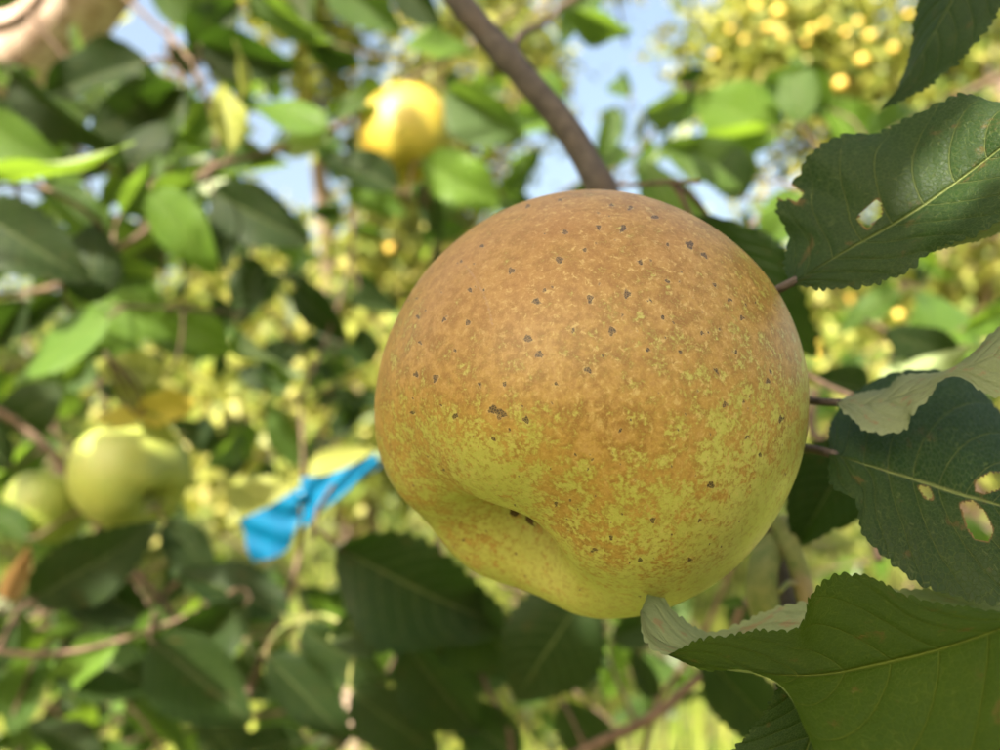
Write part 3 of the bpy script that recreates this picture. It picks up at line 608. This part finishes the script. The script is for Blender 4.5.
# ---- leaves close to the lens, lofted between their traced margins
def smooth_noise(u, seed, k):
    rs = np.random.RandomState(seed); return sum(np.sin(u * f * 6.283 + rs.rand() * 6.28) / f ** .7 for f in k) / len(k)
def hero_leaf(mid, left, right, mat, seed, key='main', side='up', nu=230, nv=34, bulge=(0., 0.), ser=.0009, teeth=30, holes=(), quilt=.00026, petiole=None, curl=(0., 0.)):
    Mq = catmull([P(*p) for p in mid], nu); Lq = catmull([P(*p) for p in left], nu); Rq = catmull([P(*p) for p in right], nu)
    u = np.linspace(0, 1, nu); m = 2 * nv + 1; tt = np.linspace(-1, 1, m)
    G = np.zeros((nu, m, 3)); camv = np.array(CAM)
    nrm = np.cross(np.gradient(Mq, axis=0), (Rq - Lq) + 1e-9); nrm /= np.linalg.norm(nrm, axis=1)[:, None] + 1e-12
    if ((camv - Mq) * nrm).sum() < 0: nrm = -nrm
    saw = ((u * teeth * 1.4 + .25 * np.sin(u * 37 + seed)) % 1.0); saw = np.sin(saw ** .8 * 3.1416) ** .7 * (.25 + .55 * np.abs(np.sin(u * 23 + seed)) + .5 * np.abs(np.sin(u * 61 + 2 * seed))) + .5 * smooth_noise(u, seed + 9, (6, 11, 17))
    env = np.clip(np.minimum(u, 1 - u) * 12, 0, 1)
    for k, t in enumerate(tt):
        a = abs(t); E = Lq if t < 0 else Rq; b = bulge[0] if t < 0 else bulge[1]; cu = curl[0] if t < 0 else curl[1]
        d = E - Mq; dl = np.linalg.norm(d, axis=1)[:, None]
        G[:, k] = Mq + d * a + nrm * (b * 4 * a * (1 - a) * dl + cu * a ** 4 * dl)
        if a > .93:
            dn = d / (dl + 1e-9); G[:, k] += dn * (saw * env * ser * (a - .93) / .07)[:, None] * .85
        # quilting between the side veins
        ph = (u - .24 * a ** 1.25) * 9.5; vv = np.abs(ph - np.floor(ph) - .5)
        h = quilt * (np.minimum(vv * 5, 1) - .6) * min(1, a * 12) * (1 - .4 * a) - quilt * 1.0 * math.exp(-(a / .03) ** 2)
        h = h + .0005 * a * smooth_noise(u + .3 * t, seed, (2, 5, 9)) * env
        G[:, k] += nrm * (h)[:, None]
    V = G.reshape(-1, 3); UV = np.stack(np.meshgrid(u, tt * .5 + .5, indexing='ij'), -1).reshape(-1, 2)
    pw = V - camv; dz = pw @ np.array(FW); px = 500 + FPX * (pw @ np.array(RT)) / dz; py = 375 - FPX * (pw @ np.array(UP)) / dz
    dele = np.zeros(len(V), bool); cu = np.ones(len(V)) 
    for hs in holes:          # ragged insect holes: polygon in picture coordinates, on this leaf only
        x, y = np.array([h[0] for h in hs]), np.array([h[1] for h in hs]); ins = np.zeros(len(V), bool); j = len(hs) - 1
        qx = px + .5 * np.sin(py * 1.7 + px); qy = py + .5 * np.sin(px * 1.9)
        for i in range(len(hs)):
            c = ((y[i] > qy) != (y[j] > qy)) & (qx < (x[j] - x[i]) * (qy - y[i]) / (y[j] - y[i] + 1e-9) + x[i]); ins ^= c; j = i
        dele |= ins
    F = []
    for i in range(nu - 1):
        for k in range(2 * nv):
            f = (i*m+k, i*m+k+1, (i+1)*m+k+1, (i+1)*m+k)
            if not any(dele[q] for q in f): F.append(f)
    # orientation
    fn = np.cross(G[nu//2, nv+6] - G[nu//2, nv-6], G[nu//2+4, nv] - G[nu//2-4, nv])
    toward = fn.dot(camv - G[nu//2, nv]) > 0
    if toward != (side == 'up'): F = [f[::-1] for f in F]
    me = mesh('leaf', V, F, True, UV); me.materials.append(M[mat])
    if holes:
        bt = np.zeros(len(V))
        for hs in holes:
            for q in range(len(hs)):
                (x0, y0), (x1, y1) = hs[q], hs[(q + 1) % len(hs)]; l2 = (x1-x0)**2 + (y1-y0)**2 + 1e-9
                tq = np.clip(((px-x0)*(x1-x0) + (py-y0)*(y1-y0)) / l2, 0, 1); bt = np.maximum(bt, np.clip(1 - np.hypot(px-x0-tq*(x1-x0), py-y0-tq*(y1-y0)) / 4.5, 0, 1))
        at = me.attributes.new('bite', 'FLOAT', 'POINT'); at.data.foreach_set('value', bt.astype(np.float32))
    t = TW[key]; t['leaves'].append((me, None))
    # raised midrib on the back of the leaf and the stalk
    if petiole is not None:
        t['mb'].tube([P(*p) for p in petiole] + [Vector(Mq[int(nu * .03)])], .0013, .0009, 20, 8, .02)
    return me
# notched dark leaf, upper right
hero_leaf([(790,284,.150),(840,254,.147),(912,213,.143),(972,170,.138),(1030,125,.132),(1090,80,.128)],
          [(790,284,.150),(786,262,.156),(790,236,.158),(779,212,.160),(781,193,.161),(797,183,.160),(812,155,.158),(845,136,.157),(880,134,.154),(912,119,.150),(962,96,.144),(1005,103,.138),(1055,92,.132),(1090,80,.128)],
          [(790,284,.150),(825,287,.146),(865,283,.143),(900,272,.140),(925,252,.139),(960,238,.134),(1000,219,.130),(1060,170,.128),(1090,80,.128)],
          'leaf_dark', 3, bulge=(.03,.04), teeth=26, ser=.0012, petiole=[(660,300,.24),(720,325,.20),(757,299,.163),(775,291,.153)],
          holes=[[(859,219),(866,211),(878,200),(880,212),(872,222),(867,228)], [(776,196),(792,186),(801,193),(796,203),(788,195),(783,199)]])
# pale tip of a leaf peeping under it
hero_leaf([(925,254,.142),(960,240,.142),(1000,222,.142),(1060,200,.14)], [(925,254,.142),(945,232,.14),(985,212,.14),(1060,200,.14)], [(925,254,.142),(955,245,.144),(1000,232,.145),(1060,200,.14)],
          'leaf_rusty', 4, side='under', nu=120, nv=14, teeth=16, petiole=None)
# hanging leaf, top right corner
hero_leaf([(1010,-70,.165),(965,-20,.165),(932,35,.167),(905,80,.170),(880,110,.172)],
          [(1010,-70,.165),(950,-60,.17),(922,-5,.175),(909,58,.176),(896,92,.175),(880,110,.172)],
          [(1010,-70,.165),(1010,-20,.158),(991,20,.158),(968,48,.160),(946,70,.163),(918,91,.167),(880,110,.172)],
          'leaf_dark', 8, key='main', side='up', teeth=24, ser=.0012, petiole=[(700,-330,.27),(900,-200,.2),(1000,-100,.168)])
# curled pale leaf on the right
hero_leaf([(834,402,.158),(868,404,.154),(900,396,.150),(940,377,.146),(975,364,.142),(1040,335,.138)],
          [(834,402,.158),(862,393,.160),(886,389,.158),(900,378,.156),(945,371,.151),(966,359,.148),(1003,328,.145),(1040,335,.138)],
          [(834,402,.158),(850,415,.152),(866,429,.148),(889,432,.146),(906,427,.145),(912,413,.145),(926,399,.145),(941,379,.145),(962,377,.142),(984,391,.139),(1010,395,.137),(1040,335,.138)],
          'leaf_rusty', 12, side='under', teeth=20, ser=.0011, bulge=(.05,.04), petiole=[(690,380,.232),(770,398,.20),(806,400,.172),(822,402,.162)])
# V folded blue green leaf with holes
hero_leaf([(829,453,.152),(862,463,.149),(928,484,.144),(962,495,.141),(1000,505,.138),(1080,530,.132)],
          [(829,453,.152),(834,418,.166),(860,390,.172),(905,372,.174),(960,376,.170),(985,395,.166),(1005,420,.160),(1050,470,.150),(1080,530,.132)],
          [(829,453,.152),(835,486,.146),(857,499,.143),(863,532,.140),(888,556,.137),(912,577,.134),(945,590,.132),(1000,600,.128),(1050,580,.128),(1080,530,.132)],
          'leaf_dark', 15, bulge=(.02,.05), teeth=22, ser=.0011, petiole=[(735,440,.228),(785,446,.19),(812,449,.163)],
          holes=[[(961,504),(972,502),(984,513),(992,530),(988,540),(976,538),(968,526)], [(920,487),(928,488),(932,498),(926,497)], [(976,482),(990,474),(1004,474),(1004,486),(985,492),(977,490)]])
# big leaf across the lower right corner
hero_leaf([(1120,590,.104),(1060,606,.106),(1000,628,.109),(940,648,.113),(880,663,.117),(820,674,.121),(750,672,.125),(700,664,.128),(668,655,.131)],
          [(1120,590,.104),(1080,600,.108),(1000,612,.113),(950,607,.116),(905,598,.118),(872,580,.121),(836,579,.124),(812,596,.126),(800,628,.127),(760,634,.128),(716,640,.129),(690,646,.131),(668,655,.131)],
          [(1120,590,.104),(1100,700,.098),(1040,800,.096),(960,840,.098),(880,810,.102),(820,755,.108),(784,690,.115),(750,672,.121),(700,668,.127),(668,655,.131)],
          'leaf_olive', 21, bulge=(.03,.02), teeth=34, ser=.0010, quilt=.00024, petiole=[(1000,900,.2),(1180,640,.12),(1140,595,.106)])
# its pale neighbour showing the downy underside
hero_leaf([(1080,640,.135),(1000,628,.137),(920,622,.139),(840,632,.140),(760,650,.139),(690,652,.137),(652,635,.136),(640,612,.136)],
          [(1080,640,.135),(1000,604,.140),(940,592,.144),(880,592,.147),(820,602,.148),(775,610,.147),(735,628,.145),(708,634,.143),(690,626,.141),(668,606,.140),(654,589,.140),(640,612,.136)],
          [(1080,640,.135),(1000,690,.13),(920,700,.13),(840,690,.131),(760,672,.133),(700,664,.134),(672,654,.1345),(655,648,.135),(643,632,.1355),(640,612,.136)],
          'leaf_rusty', 27, side='under', teeth=30, ser=.001, petiole=[(815,700,.222),(1000,720,.18),(1110,650,.14)])
# dark tip hanging at the bottom edge
hero_leaf([(800,640,.128),(815,690,.127),(810,740,.127),(760,830,.128)], [(800,640,.128),(783,680,.130),(768,710,.131),(752,732,.132),(730,765,.132),(760,830,.128)],
          [(800,640,.128),(850,690,.124),(870,760,.122),(830,820,.124),(760,830,.128)], 'leaf_dark', 31, teeth=24, ser=.0008, petiole=None)

# ---- fill: more leafy twigs deeper in the tree
def blocks_lit(c, r):
    for p, rad in LIT:
        v = c - p; a = v.dot(SUN)
        if a > .02 and (v - SUN * a).length < r + rad: return True
    return False
def fill(x0, x1, y0, y1, d0, d1, ntw, nl, mats, seed):
    rr = random.Random(seed)
    for k in range(ntw):
        d = rr.uniform(d0, d1); cx, cy = rr.uniform(x0, x1), rr.uniform(y0, y1); a = rr.uniform(0, 6.28); ln = rr.uniform(70, 130) * .7 / d
        key = 'fill%d_%d' % (seed, k)
        p = [P(cx - ln * math.cos(a), cy - ln * math.sin(a), d), P(cx + rr.uniform(-15, 15), cy + rr.uniform(-15, 15), d + rr.uniform(-.03, .03)), P(cx + ln * math.cos(a), cy + ln * math.sin(a), d)]
        twig(key, p, .0024, .0012, 'twig', 12)
        for j in range(nl):
            b = Vector(TW[key]['q'][rr.randrange(4, 24)]); b += Vector((rr.gauss(0, .012), rr.gauss(0, .012), rr.gauss(0, .012)))
            dr = Vector((rr.gauss(0, 1), rr.gauss(0, .6), rr.gauss(-.35, .8))).normalized(); L = rr.uniform(.035, .072); t = b + dr * L
            if blocks_lit((b + t) / 2, .02): continue
            q = pix((b + t) / 2)
            if (q[0] - 405) ** 2 + (q[1] - 130) ** 2 < 60 ** 2 and q[2] < .64: continue
            if (q[0] - 115) ** 2 + (q[1] - 475) ** 2 < 85 ** 2 and q[2] < .56: continue
            if (q[0] - 300) ** 2 + (q[1] - 500) ** 2 < 75 ** 2 and q[2] < .56: continue
            add_leaf(b, t, rr.gauss(0, .7), rr.choice(mats), rr.randrange(22), key)
LD = ['leaf_dark', 'leaf_dark', 'leaf']; LM = ['leaf', 'leaf', 'leaf_light', 'leaf_dark']
fill(-20, 200, 0, 330, .62, 1.2, 12, 7, LM, 1)
fill(-20, 300, 560, 760, .55, 1.2, 13, 6, LM, 2)
fill(300, 720, 600, 760, .5, 1.2, 13, 6, LM, 3)
fill(190, 540, -10, 230, .7, 1.4, 10, 6, LM, 4)
fill(680, 1000, 90, 400, .6, 1.3, 8, 6, LM, 5)
fill(-10, 120, 380, 560, .6, .9, 5, 6, LM, 6)
fill(540, 1000, 480, 720, .45, .9, 6, 5, LM, 7)
fill(600, 720, 120, 200, .6, 1.0, 3, 6, LM, 9)
fill(-10, 210, 20, 330, .48, .75, 7, 7, LM, 10)
fill(-10, 330, 570, 750, .46, .7, 7, 7, LM, 11)
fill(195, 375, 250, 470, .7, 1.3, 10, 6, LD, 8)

# side shoots on the branch below the big apple
sb = MB()
sb.tube([P(775,540,.226), P(764,565,.216), P(762,590,.212), P(772,640,.21)], .0042, .0045, 14, 10, .03)
sb.tube([P(778,520,.224), P(796,560,.214), P(806,600,.21), P(812,660,.21)], .003, .0026, 14, 8, .03)
sb.tube([P(800,585,.212), P(788,583,.205), P(780,592,.2)], .0009, .0006, 8, 6)
link('shoot', sb.mesh('shoot'), M['shoot'], tree)

# ---- unseen crown foliage overhead and behind, added leaf by leaf to shade this corner
from mathutils.bvhtree import BVHTree
def overhead():
    a = SUN.cross(Vector((0, 0, 1))).normalized(); b = a.cross(SUN).normalized(); C0 = P(470, 400, .35)
    rs = np.random.RandomState(77)
    # what already stands here, as triangles with their owners
    V = []; F = []; own = []
    for key, t in TW.items():
        for li, (me, mtx) in enumerate(t['leaves']):
            o = len(V); n = len(me.vertices); co = np.empty(n * 3, dtype=np.float32); me.vertices.foreach_get('co', co); co = co.reshape(-1, 3)
            if mtx is not None: mm = np.array(mtx); co = co @ mm[:3, :3].T + mm[:3, 3]
            V += co.tolist()
            for p in me.polygons: F.append([q + o for q in p.vertices]); own.append((key, li))
    bv = BVHTree.FromPolygons(V, F)
    samp = []
    for p, r in LIT:
        v = p - BIGC
        if (v - SUN * v.dot(SUN)).length < .06 + r: continue
        for k in range(5): samp.append(p + (a * math.cos(k * 2.4) + b * math.sin(k * 2.4)) * r * .8 * (k > 0))
    kill = set(); kept = {}
    for p in samp:
        q = p + SUN * .012
        for it in range(12):
            h = bv.ray_cast(q, SUN, 1.5)
            if h[0] is None: break
            if h[3] > .004 or it: kept[own[h[2]]] = kept.get(own[h[2]], 0) + 1
            q = h[0] + SUN * .003
    for o_, c in kept.items():
        if o_[0].startswith('fill'): kill.add(o_)
    def inview(c):
        q = pix(c); return q[2] > 0 and -100 < q[0] < 1100 and -130 < q[1] < 880
    def hits_lit(c, r):
        for p in samp:
            v = c - p; al = v.dot(SUN)
            if al > .02 and (v - SUN * al).length < r: return True
        return False
    cs = []
    for k in range(420):
        u_, v_, t = rs.uniform(-.62, .62), rs.uniform(-.45, .42), rs.uniform(.5, 1.15)
        c = C0 + a * u_ + b * v_ + SUN * t
        if inview(c) or (c - CAM).length < .3 or hits_lit(c, .034): continue
        cs.append(c)
    # points that the added leaves must shade: big apple, nearby leaves and fruit
    need = [P(368 + 441 * i / 11, 195 + 415 * j / 11, .14) for i in range(12) for j in range(12)]
    need += [P(x, y, .14) for x in range(790, 1010, 18) for y in list(range(200, 290, 18)) + list(range(380, 760, 18))] + [P(x, y, .15) for x in range(790, 960, 18) for y in range(100, 200, 18)]
    need += [P(x, y, .17) for x in range(880, 1000, 20) for y in range(0, 110, 20)] + [P(x, y, .36) for x in range(330, 720, 45) for y in range(560, 750, 45)]
    need += [P(x, y, .47) for x in range(85, 185, 12) for y in range(425, 525, 12) if abs(x - 90) + abs(y - 482) > 12] + [P(x, y, .575) for x in (402, 410, 418) for y in range(105, 160, 8)]
    need += [Vector(BRQ[i]) - FW * .006 + RT * k for i in range(14, 60, 2) for k in (-.004, 0, .004)]
    need += [P(x, y, .44) for x in range(0, 300, 60) for y in range(540, 750, 60)]
    need += [P(x, y, .108) for x in range(800, 1010, 18) for y in range(600, 770, 18)]
    for k in range(160):     # all round the sunward half of the apple
        d = Vector((rs.randn(), rs.randn(), rs.randn())).normalized()
        if d.dot(SUN) > -.1: need.append(BIGC + d * BIGR * .97)
    rs.shuffle(need)
    for p in need:
        if any((c - p - SUN * (c - p).dot(SUN)).length < .022 for c in cs): continue
        for it in range(30):
            c = p + SUN * rs.uniform(.45, 1.1) + a * rs.uniform(-.008, .008) + b * rs.uniform(-.008, .008)
            if not inview(c) and (c - CAM).length > .25 and not hits_lit(c, .028): cs.append(c); break
    cs = np.array([list(c) for c in cs])
    V, F = leaf_cloud(cs, .07 + .03 * rs.rand(len(cs)), np.tile(np.array([[.1, .1, -.5]]), (len(cs), 1)), rs)
    # a leaf whose edge still covers a sunlit spot gives way
    bv = BVHTree.FromPolygons(V.tolist(), F.tolist()); nl = len(cs); bad = set()
    for p in samp:
        q = p + SUN * .01
        for it in range(10):
            h = bv.ray_cast(q, SUN, 2.)
            if h[0] is None: break
            bad.add(h[2] % nl); q = h[0] + SUN * .002
    F = np.array([f for i, f in enumerate(F) if (i % nl) not in bad])
    # close the last gaps over the big apple and its leaves with added leaves set square to the sun
    V = V.tolist(); F = F.tolist(); extra = 0
    for rnd in range(3):
        bv = BVHTree.FromPolygons(V, F)
        for p in need:
            if bv.ray_cast(p + SUN * .01, SUN, 2.)[0] is not None: continue
            for it in range(46):
                c = p + SUN * rs.uniform(.4, 1.1); L = .075 if it < 20 else (.045 if it < 32 else .026)
                if inview(c) or (c - CAM).length < .2 or hits_lit(c, L * .42): continue
                d1 = (a * rs.randn() + b * rs.randn() + SUN * .3 * rs.randn()).normalized(); d2 = SUN.cross(d1).normalized(); o_ = len(V)
                for t, w in ((-.5, 0), (-.2, .28), (.22, .22), (.5, 0), (.22, -.22), (-.2, -.28)): V.append(list(c + d1 * L * t + d2 * L * w + SUN * abs(w) * .01))
                F += [[o_, o_+1, o_+2, o_+3], [o_, o_+3, o_+4, o_+5]]; extra += 1; break
    o = link('crown', mesh('crown', V, F, False), M['far2'], tree); o['kind'] = 'stuff'  # out of view, added and shaped to block the sun
    top = Vector((-1.0, .82, 1.5)); hub = C0 + SUN * 1.05 - a * .35 + b * .52; twb = MB()
    twb.tube([top, top.lerp(hub, .5) + Vector((-.25, .1, .45)), hub, C0 + SUN * 1.05 + a * .4 + b * .5], .03, .01, 24, 8, .03)
    for k in range(14):
        e = Vector(cs[rs.randint(len(cs))]); s0 = hub + a * rs.uniform(-.2, .6)
        twb.tube([s0, s0.lerp(e, .5) + rnd_unit() * .04, e], .003, .0015, 9, 6)
    link('limb', twb.mesh('limb'), M['limb'], tree)  # unseen limb and twigs that carry the added shading leaves
    for key, li in sorted(kill, reverse=True): TW[key]['leaves'].pop(li)
overhead()
def leaf_px(mtx):
    if mtx is None: return 1e9
    c = mtx.translation + mtx.col[1].to_3d() * .5; q = pix(c); ln = mtx.col[1].to_3d().length
    if not (-60 < q[0] < 1060 and -60 < q[1] < 810): ln *= .1
    return ln / q[2]
SIZES = sorted([leaf_px(m_) for t in TW.values() for _, m_ in t['leaves']], reverse=True)
CUT = SIZES[299] if len(SIZES) > 300 else -1
REST = []
for key, t in TW.items():
    n = len(t['q'])
    if key == 'main':
        r = np.linspace(*t['r'], n) * (1 + .05 * smooth_noise(np.linspace(0, 1, n), 3, (3, 7, 13)))
        for kk in (.245, .40, .63): r *= 1 + .13 * np.exp(-((np.linspace(0, 1, n) - kk) / .010) ** 2)
        t['mb'].add(*tube_data(t['q'], r, 18, .012))
    else:
        r = .72 * np.linspace(*t['r'], n) * (1 + .06 * smooth_noise(np.linspace(0, 1, n), 5, (4, 9, 17)))
        t['mb'].add(*tube_data(t['q'], r, 8, .02))
    b = link('branch' if key == 'main' else 'twig', t['mb'].mesh('twig'), M[t['mat']], tree)
    for me, mtx in t['leaves']:
        if leaf_px(mtx) < CUT: REST.append((me, mtx)); continue
        o = bpy.data.objects.new('leaf', me); col.objects.link(o); o.parent = b; o.matrix_parent_inverse = Matrix.Translation(-WL[tree.name])
        o.matrix_parent_inverse = Matrix.Identity(4)
        if mtx is not None: o.matrix_basis = mtx

def join_rest():
    V = []; F = []; UV = []; MI = []; mats = []; o = 0
    for me, mtx in REST:
        n = len(me.vertices); co = np.empty(n * 3, dtype=np.float32); me.vertices.foreach_get('co', co); mm = np.array(mtx)
        V.append(co.reshape(-1, 3) @ mm[:3, :3].T + mm[:3, 3])
        vi = np.zeros(len(me.loops), dtype=np.int32); me.loops.foreach_get('vertex_index', vi)
        lu = np.zeros(len(me.loops) * 2, dtype=np.float32); me.uv_layers[0].data.foreach_get('uv', lu)
        u = np.zeros((n, 2)); u[vi] = lu.reshape(-1, 2); UV.append(u)
        f = vi.reshape(-1, 4) + o; F.append(f); o += n
        if me.materials[0] not in mats: mats.append(me.materials[0])
        MI.append(np.full(len(f), mats.index(me.materials[0])))
    if not REST: return
    me = mesh('foliage', np.concatenate(V), np.concatenate(F), True, np.concatenate(UV))
    for m in mats: me.materials.append(m)
    me.polygons.foreach_set('material_index', np.concatenate(MI).astype(np.int32))
    ob = link('foliage', me, None, tree); ob['kind'] = 'stuff'
join_rest()

# ------------------------------------------------------------------ the other apples
mid_apple(405, 133, .62, 48, M['apple_gold'], 'golden apple half lit by the sun, upper middle behind the branch', (.12, -.15, -1), P(415, 75, .65))
mid_apple(130, 472, .51, 55, M['apple_green'], 'green apple in shade at left under bright yellow leaves', (.75, -.42, -.6), P(128, 412, .52))
mid_apple(45, 506, .53, 38, M['apple_green'], 'small green apple half hidden by leaves at the left edge', (-.2, -.1, -1), P(60, 468, .53))
V, F = apple_grid(20, 16, .02, 3)
far_me = mesh('apple', V, F); far_me.materials.append(M['apple_far'])
def far_apples(lst, depth, label, group, r=.034, jit=.35):
    for k, (x, y) in enumerate(lst):
        o = bpy.data.objects.new('apple', far_me); col.objects.link(o)
        o.location = P(x, y, depth + rng.uniform(-jit, jit)); o.scale = (r * rng.uniform(.55, 1.2),) * 3; o.rotation_euler = (rng.uniform(-.5, .5), rng.uniform(-.5, .5), rng.uniform(0, 6))
        tag(o, label, 'apple', group)
far_apples(RIGHT_APPLES, 3.6,
    'small yellow apple in the tree at upper right', 'yellow apples high in the right tree', .020, .6)
far_apples([(390,248),(376,287),(397,12),(325,342),(333,353),(352,64),(305,245),(345,60)], 3.1, 'small yellow apple in the sunlit tree at left centre', 'yellow apples in the left centre tree', .031)
far_apples([(898,315),(816,341),(813,358),(850,300),(870,318),(895,268),(930,262)], 3.4, 'small yellow apple low in the tree at right, level with the big apple', 'yellow apples low in the right tree', .03)

# ------------------------------------------------------------------ blue ribbon
def ribbon():
    kn = P(303, 498, .487); root = empty('ribbon', kn); WL[root.name] = Vector(kn)
    tag(root, 'bright blue plastic ribbon tied round a thin twig', 'ribbon')
    s = N('blue_plastic_ribbon'); o = s.n('TexCoord').outputs['Object']; n1 = s.noise(o, 120., 3., .5)
    c = s.mix(s.smooth(n1, .3, .7), (.0, .10, .22), (.0, .15, .30))
    pr = s.n('BsdfPrincipled', {'Base Color': c, 'Roughness': .3}); tl = s.n('BsdfTranslucent', {'Color': (0, .19, .36, 1)})
    m = s.done(s.n('MixShader', {0: .35, 1: pr.outputs[0], 2: tl.outputs[0]}).outputs[0])
    def strip(name, top, bot, seed):
        n = 24; A = catmull([P(*p) for p in top], n); B = catmull([P(*p) for p in bot], n); k = 9; V = []
        for i in range(n):
            for j in range(k):
                t = j / (k - 1); V.append(A[i] * (1 - t) + B[i] * t + np.array(FW) * .002 * math.sin(t * 9 + i * .5 + seed))
        V = np.array(V); W_ = np.concatenate([V, V + np.array(FW) * .0003])
        F = [(i*k+j, i*k+j+1, (i+1)*k+j+1, (i+1)*k+j) for i in range(n-1) for j in range(k-1)]; F += [tuple(q + n*k for q in f[::-1]) for f in F]
        link(name, mesh(name, W_, F), m, root)
    strip('tail', [(301,486,.482),(272,504,.478),(240,520,.474)], [(299,520,.482),(286,550,.478),(252,563,.474)], 0)
    strip('tail', [(300,478,.482),(335,472,.478),(376,452,.474)], [(304,528,.482),(328,506,.478),(380,466,.474)], 2)
    b = MB(); q = [P(303 + 7 * math.cos(a), 497 + 7 * math.sin(a) * .4, .487 + .006 * math.sin(a)) for a in np.linspace(0, 6.28, 12)]
    b.tube(q, .0035, .0035, 24, 8, .05); link('knot', b.mesh('knot'), m, root)
ribbon()
